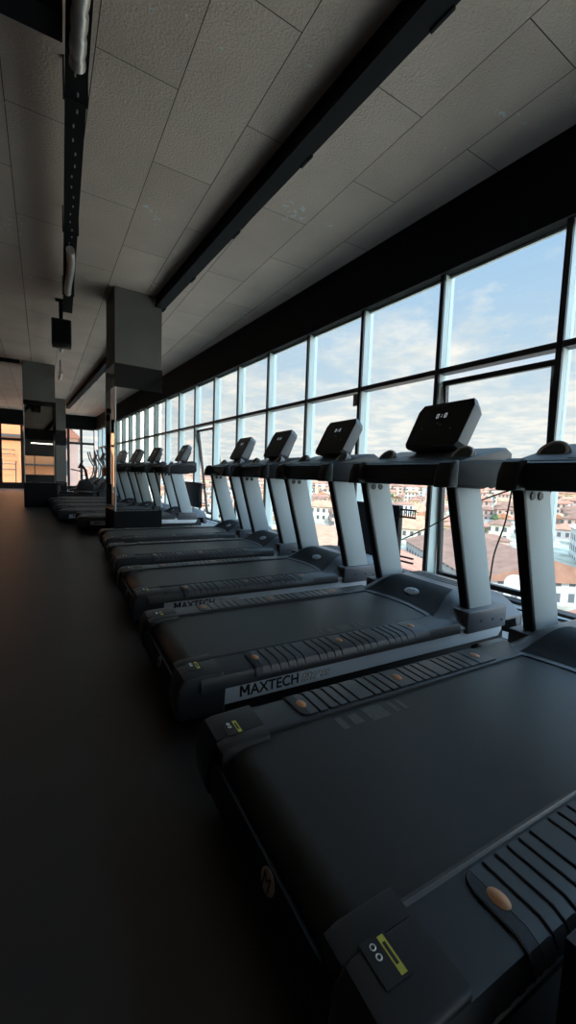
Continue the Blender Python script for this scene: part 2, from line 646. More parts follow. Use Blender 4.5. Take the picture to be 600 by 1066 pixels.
# bulkhead above the glazed wall
A0, A1 = -9.4, 24.4
b = BM(); add_box(b, -0.04, 0.115, A0, A1, HEAD, CEIL)
struct(wall_frame(obj('wall_right', b, 'black_paint', smooth=False)))
b = BM(); add_box(b, 0.085, 0.115, A0, A1, HEAD - 0.022, HEAD)
struct(wall_frame(obj('trim_1', b, 'white_edge', smooth=False)))
b = BM(); add_box(b, -0.10, 0.20, A0, A1, 0.0, 0.018)
struct(wall_frame(obj('trim_2', b, 'sill', smooth=False)))
b = BM(); add_box(b, -0.85, -0.10, A0, A1, -0.02, 0.004)
struct(wall_frame(obj('trim_48', b, 'border', smooth=False)))

# glazed bays; every bay one window, every mullion a trim
PITCH, S0 = 1.154, 1.62
open_bays = {0: 0.05, 6: 0.13}
cnt = 3
for k in range(-9, 20):
    a = S0 + PITCH * k
    if a > A1 - 0.2:
        break
    m = empty('trim_%d' % cnt); cnt += 1
    wall_frame(m); struct(m)
    b = BM(); add_box(b, 0.02, 0.16, a - 0.026, a + 0.026, 0.018, HEAD)
    obj('mullion', b, 'frame_pale', m, smooth=False)
    b = BM(); add_box(b, -0.004, 0.02, a - 0.024, a + 0.024, 0.018, HEAD)
    obj('mullion_cover', b, 'frame_dark', m, smooth=False)
    if a + PITCH > A1:
        continue
    y0, y1 = a + 0.026, a + PITCH - 0.026
    w = empty('window_%d' % (k + 10)); wall_frame(w); struct(w)
    b = BM()
    add_box(b, 0.0, 0.12, y0, y1, TRANS - 0.026, TRANS + 0.026)
    add_box(b, 0.0, 0.12, y0, y1, 0.018, 0.042)
    obj('transom', b, 'frame_dark', w, smooth=False)
    b = BM(); add_box(b, 0.10, 0.108, y0, y1, TRANS + 0.03, HEAD - 0.02)
    obj('upper_pane', b, 'glass', w, smooth=False)
    if k in open_bays:
        ang = open_bays[k]
        s = BM()
        h = TRANS - 0.092 - 0.045
        add_box(s, 0, 0.05, y0 + .01, y1 - .01, -0.05, 0)
        add_box(s, 0, 0.05, y0 + .01, y1 - .01, -h, -h + 0.05)
        add_box(s, 0, 0.05, y0 + .01, y0 + .05, -h, 0)
        add_box(s, 0, 0.05, y1 - .05, y1 - .01, -h, 0)
        so = obj('opening_sash', s, 'frame_dark', w, smooth=False)
        so.location = (0.06, 0, TRANS - 0.092); so.rotation_euler = (0, -ang, 0)
        g = BM(); add_box(g, 0.02, 0.028, y0 + .05, y1 - .05, -h + 0.05, -0.05)
        go = obj('sash_pane', g, 'glass', so, smooth=False)
        for yy in (y0 + 0.02, y1 - 0.03):
            d = math.sin(ang) * h * 0.2
            g = BM(); add_tube(g, [(0.0, yy, -h * 0.16), (-0.02 - d, yy, -h * 0.03)], 0.008, 6)
            obj('stay_arm', g, 'steel', so)
    else:
        b = BM(); add_box(b, 0.10, 0.108, y0, y1, 0.04, TRANS - 0.026)
        obj('lower_pane', b, 'glass', w, smooth=False)

# glazed end wall with the door towards the orange building
b = BM(); add_box(b, -5.0, 1.62, YE, YE + 0.3, HEAD, CEIL)
struct(obj('wall_end', b, 'black_paint', smooth=False))
xs = [-5.0, -3.9, -2.62, -1.72, -0.62, 0.30, 0.9, 1.55]
for i, (x0, x1) in enumerate(zip(xs, xs[1:])):
    is_door = (i == 2)
    w = empty('door_1' if is_door else 'window_%d' % (40 + i), (0, YE + 0.1, 0)); struct(w)
    b = BM()
    add_box(b, x0, x0 + 0.08, -0.05, 0.05, 0, HEAD); add_box(b, x1 - 0.04, x1, -0.05, 0.05, 0, HEAD)
    add_box(b, x0 + .08, x1 - .04, -0.05, 0.05, 2.35, 2.47); add_box(b, x0 + .08, x1 - .04, -0.05, 0.05, 0, 0.30 if is_door else 0.12)
    add_box(b, x0 + .08, x1 - .04, -0.05, 0.05, HEAD - 0.06, HEAD)
    obj('frame', b, 'frame_dark', w, smooth=False)
    b = BM(); add_box(b, x0 + 0.08, x1 - 0.04, -0.004, 0.004, 0.12, HEAD - 0.06); obj('pane', b, 'glass', w, smooth=False)
    if is_door:
        b = BM()
        add_tube(b, [(x0 + 0.13, -0.05, 0.95), (x0 + 0.13, -0.11, 0.95), (x0 + 0.13, -0.11, 1.45), (x0 + 0.13, -0.05, 1.45)], 0.015)
        obj('door_handle', b, 'steel', w)


# ------------------------------------------------------------------ columns
def column(x0, y0, w, rz, mlabel=None, number=1, mz0=0.43, mz1=2.36, bz=2.72):
    """square column whose near left corner stands at x0, y0"""
    c = empty('trim_%d' % (50 + number), (x0, y0, 0), rz)
    struct(c)
    b = BM(); add_box(b, 0, w, 0, w, 0, CEIL); obj('shaft', b, 'column', c, smooth=False)
    b = BM()
    add_box(b, -0.012, w + 0.012, -0.012, w + 0.012, mz1, bz)
    obj('black_band', b, 'black_gloss', c, smooth=False)
    b = BM(); add_box(b, -0.02, w + 0.02, -0.02, w + 0.02, 0, mz0); obj('plinth', b, 'black_paint', c, smooth=False)
    return c


def mirror(name, x0, y0, w, rz, z0, z1, label, side=False):
    m = empty(name, (x0, y0, 0), rz)
    b = BM()
    add_box(b, 0.012, w - 0.002, -0.014, -0.002, z0, z1)
    obj('mirror_glass', b, 'mirror', m, smooth=False)
    b = BM()
    add_box(b, -0.004, 0.012, -0.018, -0.002, z0, z1)
    obj('edge_strip', b, 'white_edge', m, smooth=False)
    tag(m, label, 'mirror')
    return m


C1 = (0.735, 6.93); W1 = 0.71
column(*C1, W1, WA, number=1)
mirror('column_mirror', *C1, W1, WA, 0.43, 2.36, 'tall mirror on the near face of the large column, reflecting treadmill consoles and windows')
# mirror on the aisle face of the same column
p = Vector((C1[0], C1[1])) + Vector((-math.sin(WA), math.cos(WA))) * W1
mirror('column_mirror', p.x, p.y, W1, WA - PI / 2, 0.43, 2.36, 'narrow-looking mirror on the aisle face of the large column, seen edge on')
C2 = (-0.86, 12.95); W2 = 0.73
column(*C2, W2, WA, number=2, mz0=0.66, mz1=2.05, bz=2.85)
mirror('column_mirror', *C2, W2, WA, 0.66, 1.82, 'mirror low on the far left column, reflecting an orange building')
sm_ = mirror('column_mirror', *C2, W2, WA, 1.82, 2.72, 'upper mirror on the far left column, darkened for a dim reflection, showing a light tube')
for q in COL.objects:
    if q.parent == sm_ and q.name.startswith('mirror_glass'):
        q.data.materials[0] = MT['darkened_mirror']  # dark tint stands in for the unlit ceiling this mirror would reflect
column(-0.55, 19.0, 0.72, WA, number=3, mz0=0.5, mz1=2.0, bz=2.6)

# ------------------------------------------------------------------ ceiling services
bpos = lambda along, out: WD * along + WN * out
be = empty('ceiling_beam', (0, 0, 0), WA)
b = BM()
BZ = 3.69
bx0 = 1.92
add_box(b, bx0, bx0 + 0.15, -9.0, 20.6, BZ, BZ + 0.022)
add_box(b, bx0, bx0 + 0.15, -9.0, 20.6, CEIL - 0.022, CEIL)
add_box(b, bx0 + 0.02, bx0 + 0.11, -9.0, 20.6, BZ + 0.022, CEIL - 0.022)
obj('beam', b, 'black_paint', be, smooth=False)
for i in range(16):
    y = -1.0 + i * 1.3
    b = BM()
    add_box(b, bx0 + 0.135, bx0 + 0.16, y, y + 0.16, BZ - 0.01, BZ + 0.02, 0.004)
    obj('joint_clip', b, 'black_paint', be)
tag(be, 'long black steel beam running diagonally under the ceiling boards towards the large column', 'beam')

b = BM(); add_box(b, -4.9, 0.035, 2.84, 3.02, 3.60, CEIL)
tag(obj('ceiling_beam', b, 'black_paint', smooth=False), 'short black cross beam at the top left ending at the cable tray', 'beam')
b = BM(); add_tube(b, [(-4.9, 12.6, 3.72), (-0.9, 12.6, 3.72)], 0.05, 12)
tag(obj('ceiling_pipe', b, 'black_paint'), 'thin dark pipe crossing the ceiling in front of the far left column', 'pipe')

ct = empty('cable_tray', (0.115, 0, 0))
b = BM()
add_box(b, -0.062, 0.062, 1.2, 7.8, 3.60, 3.606)
add_box(b, -0.066, -0.058, 1.2, 7.8, 3.60, 3.67); add_box(b, 0.058, 0.066, 1.2, 7.8, 3.60, 3.67)
obj('channel', b, 'black_paint', ct, smooth=False)
b = BM()
y = 3.2
while y < 6.6:
    b = BM()
    add_disc(b, (0.012 if int(y * 10) % 2 else -0.008, y, 3.5995), (0, 1, 0), (1, 0, 0), 0.022, 0.006, 0.0015, 10)
    obj('slot', b, 'tin', ct)
    y += 0.15
for y in (1.6, 3.4, 5.2, 7.0):
    b = BM()
    add_prism(b, [(-0.078, 3.592), (0.078, 3.592), (0.078, CEIL), (0.067, CEIL), (0.067, 3.60), (-0.067, 3.60), (-0.067, CEIL), (-0.078, CEIL)], 'y', y, y + 0.03)
    obj('hanger', b, 'black_paint', ct, smooth=False)
tag(ct, 'black perforated cable tray hanging along the ceiling above the aisle', 'cable tray')


def duct(y0, y1, x, z, r, label, n, top=3.599):
    b = BM()
    pts, rad = [], []
    m = n * 8
    for i in range(m + 1):
        t = i / m
        pts.append((x + 0.012 * math.sin(t * 5), y0 + (y1 - y0) * t, z))
        rad.append(r * (1 - 0.17 * math.exp(-(((t * n) % 1.0 - 0.5) / 0.13) ** 2)))
    add_tube(b, pts, r, 18, radii=rad)
    o = tag(obj('flexible_duct', b, 'tin', angle=60), label, 'duct')
    for y in (y0 + 0.12, y1 - 0.12):
        b = BM(); add_box(b, x - 0.012, x + 0.012, y - 0.008, y + 0.008, z + r * 0.7, top); obj('hanger_strap', b, 'black_paint', o, smooth=False)
    return o


duct(1.3, 3.05, 0.125, 3.538, 0.046, 'silver corrugated duct under the near end of the cable tray', 12)
duct(5.45, 6.75, 0.115, 3.53, 0.045, 'silver corrugated duct further along the cable tray, before the hanging black speaker', 13)
duct(9.2, 9.9, 0.035, 3.50, 0.04, 'short bright metal tube just beyond the hanging black speaker', 3, CEIL)
duct(12.2, 13.1, 0.0, 3.52, 0.045, 'farthest short bright metal tube under the ceiling above the aisle', 3, CEIL)

sp = empty('speaker', (0.02, 8.0, 0))
b = BM(); add_box(b, -0.14, 0.15, -0.12, 0.16, 3.10, 3.52, 0.02); obj('cabinet', b, 'plastic_dark', sp)
b = BM(); add_box(b, -0.12, 0.13, -0.128, -0.118, 3.13, 3.49, 0.004); obj('grille', b, 'black_paint', sp)
b = BM(); add_box(b, -0.03, 0.03, 0.0, 0.03, 3.52, CEIL); add_box(b, -0.08, 0.08, -0.04, 0.06, CEIL - 0.02, CEIL); obj('bracket', b, 'black_paint', sp, smooth=False)
tag(sp, 'black box speaker hanging from the ceiling over the aisle', 'speaker')

tl = empty('tube_light', (1.55, -2.0, 0), 0)
b = BM(); add_tube(b, [(-0.55, 0, 2.47), (0.55, 0, 2.47)], 0.022, 12); obj('tube', b, 'tube', tl)
b = BM(); add_box(b, -0.58, 0.58, -0.03, 0.03, 2.49, 2.54, 0.006); obj('housing', b, 'black_paint', tl)
for x in (-0.5, 0.5):
    b = BM(); add_tube(b, [(x, 0, 2.54), (x, 0, CEIL)], 0.004, 6); obj('wire', b, 'black_paint', tl)
tag(tl, 'white light tube seen only as a bright line in the far left column mirror', 'light')


# ------------------------------------------------------------------ treadmill
def hood_z(x, y):
    ay = abs(y)
    xr = 1.60 - 0.11 * (ay / 0.43) ** 2            # rear edge bows forward at the middle
    t = max(0.0, min(1.0, (x - xr) / 0.26))
    rise = 0.268 + 0.112 * (t * t * (3 - 2 * t)) ** 0.85
    f = max(0.0, min(1.0, (x - 2.02) / 0.24))
    rise -= 0.05 * f * f
    if ay > 0.27:
        s = min(1.0, (ay - 0.27) / 0.18)
        rise = rise - (rise - 0.225) * s ** 1.5
    return rise


def build_treadmill():
    T = empty('treadmill')
    # frame under the deck
    b = BM()
    add_box(b, 0.10, 2.18, -0.38, 0.38, 0.06, 0.19, 0.01)
    add_box(b, 0.04, 0.14, -0.36, 0.36, 0.08, 0.16, 0.01)
    obj('base_frame', b, 'plastic_dark', T)
    for x in (0.22, 1.98):
        for y in (-0.33, 0.33):
            b = BM()
            add_tube(b, [(x, y, 0.0), (x, y, 0.025), (x, y, 0.026), (x, y, 0.07)], 0.035, 14, radii=[0.035, 0.035, 0.014, 0.014])
            obj('levelling_foot', b, 'plastic_dark', T)
    # belt wraps round the rear roller
    b = BM()
    prof = [(1.72, 0.262), (0.12, 0.262)]
    for i in range(1, 13):
        a = PI / 2 + PI * 0.92 * i / 12
        prof.append((0.12 + 0.085 * math.cos(a), 0.175 + 0.087 * math.sin(a)))
    prof += [(0.16, 0.12), (1.72, 0.12)]
    add_prism(b, prof, 'y', -0.297, 0.297)
    obj('running_belt', b, 'belt', T)
    for k_, (x0, x1, y0, y1) in enumerate(((0.43, 0.455, .20, .265), (0.48, 0.52, .205, .26), (0.55, 0.63, .195, .27), (0.66, 0.68, .20, .265), (0.70, 0.72, .20, .265))):
        b = BM()
        add_box(b, x0, x1, y0, y1, 0.2618, 0.2628)
        obj('belt_marking', b, 'belt_mark', T, smooth=False)
    # rear cover with round badge
    b = BM()
    ro, ri = 0.097, 0.090
    arc = [PI * (0.40 + 0.52 * i / 14) for i in range(15)]
    prof = [(0.12 + ro * math.cos(a), 0.175 + ro * math.sin(a)) for a in arc] + [(0.035, 0.06), (0.06, 0.06)]
    prof += [(0.12 + ri * math.cos(a), 0.175 + ri * math.sin(a)) for a in reversed(arc)]
    # the cover hugs only the lower rear of the belt
    prof = [(0.024, 0.215), (0.012, 0.17), (0.014, 0.11), (0.035, 0.062), (0.075, 0.055), (0.075, 0.062), (0.044, 0.07), (0.03, 0.12), (0.03, 0.17), (0.036, 0.21)]
    add_prism(b, prof, 'y', -0.31, 0.31)
    rc = obj('rear_cover', b, 'arm_black', T)
    up = Vector((0.26, 0, 1)).normalized()
    bb = BM(); add_disc(bb, Vector((0.0168, -0.075, 0.190)), (0, -1, 0), up, 0.030, 0.024, 0.003)
    bd = obj('round_badge', bb, 'badge_brown', rc)
    text_obj('badge_letter', 'M', 0.046, 'plastic_dark', bd, frame((0.0088, -0.075 + 0.019, 0.1745), (0, -1, 0), up))
    # foot rails, end caps, pads
    for s in (-1, 1):
        b = BM()
        prof = [(0.289, 0.20), (0.289, 0.270), (0.297, 0.273), (0.303, 0.266), (0.435, 0.266), (0.452, 0.258), (0.460, 0.240), (0.462, 0.205), (0.44, 0.195)]
        add_prism(b, [(p[0] * s, p[1]) for p in prof], 'x', 0.10, 1.64)
        obj('foot_rail', b, 'plastic', T)
        b = BM()
        add_box(b, 0.10, 1.80, 0.395 * s - 0.03, 0.395 * s + 0.03, 0.07, 0.20, 0.006)
        side = obj('side_rail', b, 'plastic_dark', T)
        b = BM()
        outl = [(0.145, 0.120), (0.165, 0.190), (0.185, 0.212), (2.02, 0.212), (2.07, 0.19), (2.07, 0.155), (2.04, 0.118)]
        add_prism(b, outl, 'y', 0.424 * s, 0.436 * s, 0.003)
        pn = obj('side_panel', b, 'side_silver', T)
        ex = (1, 0, 0) if s < 0 else (-1, 0, 0)
        x0 = 0.275 if s < 0 else 0.80
        dirx = 1 if s < 0 else -1
        lm = BM()
        ya, yb = sorted((0.4355 * s, 0.4372 * s))
        def mp_(u, v):
            return (x0 + dirx * u, 0.138 + v)
        for poly in ([(0, 0), (0.010, 0), (0.010, 0.048), (0, 0.048)], [(0.036, 0), (0.046, 0), (0.046, 0.048), (0.036, 0.048)],
                     [(0.0, 0.048), (0.012, 0.048), (0.028, 0.014), (0.018, 0.014)], [(0.034, 0.048), (0.046, 0.048), (0.028, 0.014), (0.018, 0.014)]):
            add_prism(lm, [mp_(*q) for q in poly], 'y', ya, yb)
        obj('panel_letter', lm, 'black_print', pn, smooth=False)
        text_obj('panel_lettering', 'AXTECH', 0.066, 'black_print', pn, frame((x0 + dirx * 0.050, 0.4366 * s, 0.138), ex, (0, 0, 1)), offset=0.0012, sx=0.94)
        text_obj('script_outline', 'fitness', 0.062, 'black_print', pn, frame((x0 + (0.305 if s < 0 else -0.305), 0.4362 * s, 0.140), ex, (0, 0, 1)), shear=0.35, sx=0.98, offset=0.0022)
        text_obj('panel_script', 'fitness', 0.062, 'white_print', pn, frame((x0 + (0.305 if s < 0 else -0.305), 0.4366 * s, 0.140), ex, (0, 0, 1)), shear=0.35, sx=0.98, offset=0.0002)
        # end cap
        b = BM()
        cap = [(0.012, 0.10), (0.004, 0.175), (0.012, 0.235), (0.035, 0.266), (0.06, 0.272), (0.195, 0.276), (0.205, 0.20), (0.205, 0.10)]
        add_prism(b, cap, 'y', 0.318 * s, 0.452 * s, 0.010, 3)
        add_prism(b, [(0.03, 0.20), (0.032, 0.262), (0.06, 0.272), (0.19, 0.276), (0.195, 0.20)], 'y', 0.262 * s, 0.322 * s, 0.006, 2)
        cp = obj('end_cap', b, 'plastic', T)
        b = BM(); add_box(b, 0.07, 0.125, 0.352 * s - 0.036, 0.352 * s + 0.036, 0.2744, 0.2750)
        st = obj('warning_sticker', b, 'black_print', cp, smooth=False)
        b = BM(); add_box(b, 0.106, 0.119, 0.352 * s - 0.031, 0.352 * s + 0.031, 0.2750, 0.2754)
        obj('yellow_strip', b, 'yellow', st, smooth=False)
        b = BM(); add_box(b, 0.109, 0.115, 0.352 * s - 0.016, 0.352 * s + 0.020, 0.2754, 0.2757)
        obj('strip_text', b, 'black_print', st, smooth=False)
        b = BM()
        for dy in (0.022, 0.006):
            add_torus(b, (0.090, 0.352 * s + dy, 0.2751), (1, 0, 0), (0, 1, 0), 0.0048, 0.0013, 14, 4)
        obj('sticker_icon', b, 'white_print', st)
        # ribbed rubber pad
        b = BM()
        def padsec(x0, x1, z, inner=0.312, outer_drop=True):
            pr = [(inner, 0.262), (inner, z), (0.434, z), (0.457, z - 0.010), (0.468, z - 0.030), (0.469, 0.226), (0.458, 0.226), (0.45, 0.25)]
            add_prism(b, [(p[0] * s, p[1]) for p in pr], 'x', x0, x1, 0.0025, 1)
        # rounded rear end
        for i in range(8):
            t0, t1 = i / 8, (i + 1) / 8
            padsec(0.335 + 0.03 * t0 + (0.001 if i else 0), 0.335 + 0.03 * t1, 0.272, 0.312 + 0.055 * (1 - math.sqrt(1 - (1 - t1) ** 2)) if i < 7 else 0.312)
        cuts = [0.365, 0.405, 0.448, 0.491, 0.534, 0.577, 0.655, 0.698, 0.741, 0.784, 0.875, 0.918, 0.961, 1.004, 1.082, 1.125, 1.168, 1.211, 1.27]
        for a, c in zip(cuts, cuts[1:]):
            padsec(a + (0.0 if a == 0.365 else 0.0035), c - 0.0035, 0.272)
        padsec(1.272, 1.385, 0.272)
        padsec(0.345, 1.38, 0.2668, 0.33)
        pd = obj('foot_pad', b, 'pad', T)
        for x in (0.368, 0.828, 1.322):
            b = BM(); add_disc(b, (x, 0.378 * s, 0.2715), (1, 0, 0), (0, 1, 0), 0.017, 0.024, 0.002, 20, 0.004)
            obj('orange_button', b, 'copper', pd)
    # motor hood
    b = BM()
    ys = [-0.45, -0.44, -0.42, -0.39, -0.36, -0.33, -0.30, -0.27, -0.2, -0.1, 0, 0.1, 0.2, 0.27, 0.30, 0.33, 0.36, 0.39, 0.42, 0.44, 0.45]
    nx_ = 22
    grid = []
    for y in ys:
        xr = 1.60 - 0.11 * (abs(y) / 0.43) ** 2
        row = []
        for i in range(nx_ + 1):
            x = xr + (2.26 - xr) * i / nx_
            row.append(b.verts.new((x, y, hood_z(x, y))))
        grid.append(row)
    for i in range(len(ys) - 1):
        for j in range(nx_):
            b.faces.new((grid[i][j], grid[i + 1][j], grid[i + 1][j + 1], grid[i][j + 1]))
    border = [grid[i][0] for i in range(len(ys))] + [grid[-1][j] for j in range(1, nx_ + 1)] + [grid[i][-1] for i in range(len(ys) - 2, -1, -1)] + [grid[0][j] for j in range(nx_ - 1, 0, -1)]
    low = [b.verts.new((v.co.x, v.co.y, 0.10 if v.co.x > 2.2 else 0.215)) for v in border]
    n = len(border)
    for i in range(n):
        b.faces.new((border[i], border[(i + 1) % n], low[(i + 1) % n], low[i]))
    b.faces.new(low)
    hd = obj('motor_hood', b, 'hood', T, angle=45)
    # black insert panel
    b = BM()
    g2 = []
    for i in range(13):
        v = -1 + 2 * i / 12
        row = []
        for j in range(9):
            u = j / 8
            half = 0.315 - 0.085 * u
            y = v * half
            xr = 1.60 - 0.11 * (y / 0.43) ** 2 + 0.025
            x = xr + (1.845 - xr) * u
            row.append(b.verts.new((x, y, hood_z(x, y) + 0.0035)))
        g2.append(row)
    for i in range(12):
        for j in range(8):
            b.faces.new((g2[i][j], g2[i + 1][j], g2[i + 1][j + 1], g2[i][j + 1]))
    ins = obj('hood_insert', b, 'arm_black', hd)
    nrm = Vector((hood_z(1.64, 0) - hood_z(1.74, 0), 0, 0.10)).normalized()
    exx = Vector((0, -1, 0)); eyy = nrm.cross(exx)
    cx = 1.715
    b = BM(); add_disc(b, (cx, 0, hood_z(cx, 0) + 0.003), exx, eyy, 0.062, 0.034, 0.004)
    bg_ = obj('oval_badge', b, 'badge', hd)
    text_obj('badge_letters', 'MT', 0.045, 'plastic_dark', bg_, frame(Vector((cx, 0.035, hood_z(cx, 0) + 0.0075)) - eyy * 0.016, exx, eyy))
    # louvres
    for x in (1.955, 1.995, 2.035):
        b = BM()
        add_box(b, x, x + 0.014, -0.26, 0.26, hood_z(x, 0) - 0.004, hood_z(x, 0) + 0.0025)
        obj('louvre', b, 'plastic_dark', hd, smooth=False)
    # uprights
    for s in (-1, 1):
        yc = 0.385 * s
        b = BM()
        add_box(b, 1.70, 2.07, min(0.345 * s, 0.462 * s), max(0.345 * s, 0.462 * s), 0.185, 0.320, 0.012)
        br = obj('post_bracket', b, 'hood', T)
        for x, z in ((1.82, 0.255), (1.93, 0.250), (2.02, 0.235)):
            b = BM()
            add_disc(b, (x, 0.4615 * s, z), (1, 0, 0), (0, 0, -1 * s), 0.008, 0.008, 0.003 * 1, 12)
            obj('bracket_bolt', b, 'plastic_dark', br)
        b = BM()
        # leaning post: outline in x,z
        add_prism(b, [(1.800, 0.24), (2.015, 0.24), (1.785, 1.08), (1.572, 1.08)], 'y', yc - 0.027, yc + 0.027, 0.008, 3)
        po = obj('upright_post', b, 'silver', T)
        b = BM()
        add_prism(b, [(1.776, 0.24), (1.801, 0.24), (1.573, 1.08), (1.548, 1.08)], 'y', yc - 0.030, yc + 0.030, 0.008, 2)
        obj('post_trim', b, 'plastic_dark', po)
        for xx in (1.640, 1.705):
            b = BM(); add_disc(b, (xx, yc - s * 0.027, 1.025), (1, 0, 0), (0, 0, 1 * s), 0.021, 0.021, 0.006, 18)
            obj('post_bolt', b, 'plastic_dark', po)
    # console
    b = BM()
    add_prism(b, [(1.555, 1.055), (1.72, 1.05), (1.74, 1.10), (1.72, 1.19), (1.56, 1.195), (1.53, 1.165), (1.53, 1.085)], 'y', -0.35, 0.35, 0.01, 2)
    cb = obj('console_crossbar', b, 'bar_grey', T)
    for s in (-1, 1):
        b = BM()
        prof = [(1.50, 1.052), (1.80, 1.045), (1.84, 1.065), (2.02, 1.075), (2.06, 1.12), (2.05, 1.20), (1.96, 1.225), (1.56, 1.197), (1.515, 1.175)]
        add_prism(b, prof, 'y', min(0.345 * s, 0.44 * s), max(0.345 * s, 0.44 * s), 0.018, 3)
        ar = obj('side_arm', b, 'arm_black', T)
        b = BM()
        prof = [(1.46, 1.048), (1.555, 1.046), (1.555, 1.203), (1.53, 1.203), (1.495, 1.185), (1.47, 1.13)]
        add_prism(b, prof, 'y', min(0.338 * s, 0.446 * s), max(0.338 * s, 0.446 * s), 0.02, 3)
        obj('arm_end', b, 'plastic_dark', ar)
    # tray: wedge rising to the display
    b = BM()
    add_prism(b, [(1.53, 1.180), (1.56, 1.192), (1.93, 1.296), (2.00, 1.300), (2.06, 1.27), (2.06, 1.19)], 'y', -0.425, 0.425, 0.02, 3)
    ty = obj('console_tray', b, 'plastic', T)
    for s in (-1, 1):
        b = BM()
        ez = Vector((-0.85, 0, 0.62)).normalized(); ex_ = Vector((0.62, 0, 0.85)).normalized()
        cc = Vector((1.715, 0.325 * s, 1.236))
        add_tube(b, [cc - ez * 0.20, cc - ez * 0.10, cc - ez * 0.02, cc - ez * 0.004, cc], 0.07, 30, radii=[0.030, 0.058, 0.078, 0.078, 0.074])
        hl = obj('cup_holder', b, 'hood', T)
        b = BM(); add_disc(b, cc + ez * 0.0005, ex_, (0, 1, 0), 0.058, 0.058, 0.002, 30); obj('cup_recess', b, 'plastic_dark', hl)
        b = BM(); add_torus(b, cc + ez * 0.001, ex_, (0, 1, 0), 0.067, 0.009, 30, 6); obj('bright_ring', b, 'ring_grey', hl)
    b = BM(); add_prism(b, [(1.60, 1.190), (1.60, 1.206), (1.74, 1.246), (1.74, 1.21)], 'y', -0.20, 0.20, 0.004, 1)
    obj('tray_recess', b, 'plastic_dark', ty)
    # display
    b = BM()
    P0, P1 = Vector((1.785, 0, 1.312)), Vector((1.950, 0, 1.622))
    d = (P1 - P0).normalized(); nn = Vector((-d.z, 0, d.x))      # nn looks back at the runner
    th = 0.10
    def dp(u, v, w):      # u across (y), v up the face, w depth behind the face
        q = P0 + d * v - nn * w
        return Vector((q.x, u, q.z))
    H = (P1 - P0).length
    outer = [(-0.205, 0.0), (-0.225, 0.03), (-0.232, H - 0.05), (-0.205, H), (0.205, H), (0.232, H - 0.05), (0.225, 0.03), (0.205, 0.0)]
    fr_ = [b.verts.new(dp(u, v, 0)) for u, v in outer]
    mid = [b.verts.new(dp(u * 1.02, v, 0.03)) for u, v in outer]
    bk = [b.verts.new(dp(u * 0.96, 0.02 + v * 0.90, th)) for u, v in outer]
    b.faces.new(fr_); b.faces.new(bk[::-1])
    for A, Bq in ((fr_, mid), (mid, bk)):
        for i in range(8):
            b.faces.new((A[i], A[(i + 1) % 8], Bq[(i + 1) % 8], Bq[i]))
    ds = obj('display_housing', b, 'display_grey', T, angle=25)
    b = BM()
    so = [b.verts.new(dp(u * 0.985, 0.004 + v * 0.985, -0.0015)) for u, v in outer]
    si = [b.verts.new(dp(u * 0.97, 0.008 + v * 0.97, -0.003)) for u, v in outer]
    b.faces.new(si)
    for i in range(8):
        b.faces.new((so[i], so[(i + 1) % 8], si[(i + 1) % 8], si[i]))
    sc = obj('screen', b, 'screen', ds, smooth=False)
    for uc in (0.033, 0.0, -0.033):
        b = BM()
        v0, v1, st_, hw = H * 0.64, H * 0.64 + 0.034, 0.0042, 0.0095
        bars = [(-hw, hw, v0, v0 + st_), (-hw, hw, v1 - st_, v1), (-hw, -hw + st_, v0, v1), (hw - st_, hw, v0, v1)] if uc else \
               [(-0.003, 0.003, v0 + 0.006, v0 + 0.012), (-0.003, 0.003, v1 - 0.012, v1 - 0.006)]
        for ua, ub, va, vb in bars:
            A = [b.verts.new(dp(uc + q, w_, -0.0030)) for q, w_ in ((ua, va), (ub, va), (ub, vb), (ua, vb))]
            B_ = [b.verts.new(dp(uc + q, w_, -0.0038)) for q, w_ in ((ua, va), (ub, va), (ub, vb), (ua, vb))]
            b.faces.new(B_)
            for k in range(4):
                b.faces.new((A[k], A[(k + 1) % 4], B_[(k + 1) % 4], B_[k]))
        obj('screen_digit' if uc else 'screen_colon', b, 'digit', sc, smooth=False)
    for u, v in ((0.13, 0.15), (0.01, 0.185), (-0.02, 0.17), (-0.12, 0.13)):
        b = BM()
        add_disc(b, dp(u, v, -0.0028), (0, -1, 0), d, 0.007, 0.0035, 0.0008, 10)
        obj('screen_icon', b, 'icon', sc)
    # neck that carries the display
    b = BM()
    add_prism(b, [(1.80, 1.22), (1.93, 1.25), (2.03, 1.48), (1.96, 1.52)], 'y', -0.15, 0.15, 0.01, 2)
    obj('display_neck', b, 'plastic', T)
    return T


TX = 0.37
tread = build_treadmill()
spots = [
    (TX, 0.800, 'nearest black treadmill, its wide running belt filling the lower right foreground'),
    (TX + 0.005, 1.967, 'black treadmill behind the nearest one, with large black lettering on its silver side panel'),
    (TX + 0.02, 3.187, 'third black treadmill from the camera, between the lettered one and the fourth'),
    (TX + 0.04, 4.410, 'fourth black treadmill from the camera, second in front of the mirrored column'),
    (TX + 0.06, 5.630, 'fifth black treadmill, the last one in front of the mirrored column'),
    (TX - 0.16, 8.14, 'treadmill directly behind the mirrored column, its silver uprights showing on the column right'),
    (TX - 0.46, 9.34, 'far treadmill deck, second row beyond the mirrored column, seen left of it'),
    (TX - 0.54, 10.56, 'far treadmill deck, third beyond the mirrored column, middle of the stacked dark strips'),
    (TX - 0.62, 11.78, 'far treadmill deck, fourth beyond the mirrored column, reaching farthest left'),
    (TX - 0.70, 13.00, 'farthest treadmill deck, fifth beyond the mirrored column, just below the exercise machines'),
]
for i, (x, y, lab) in enumerate(spots):
    t = tread if i == 0 else copy_tree(tread)
    t.location = (x, y, 0)
    if i:
        for q in COL.objects:
            if q.parent == t and q.name.startswith('belt_marking'):
                q.location = (0.38, -0.46, 0)
    tag(t, lab, 'treadmill', 'treadmills in a row along the windows')

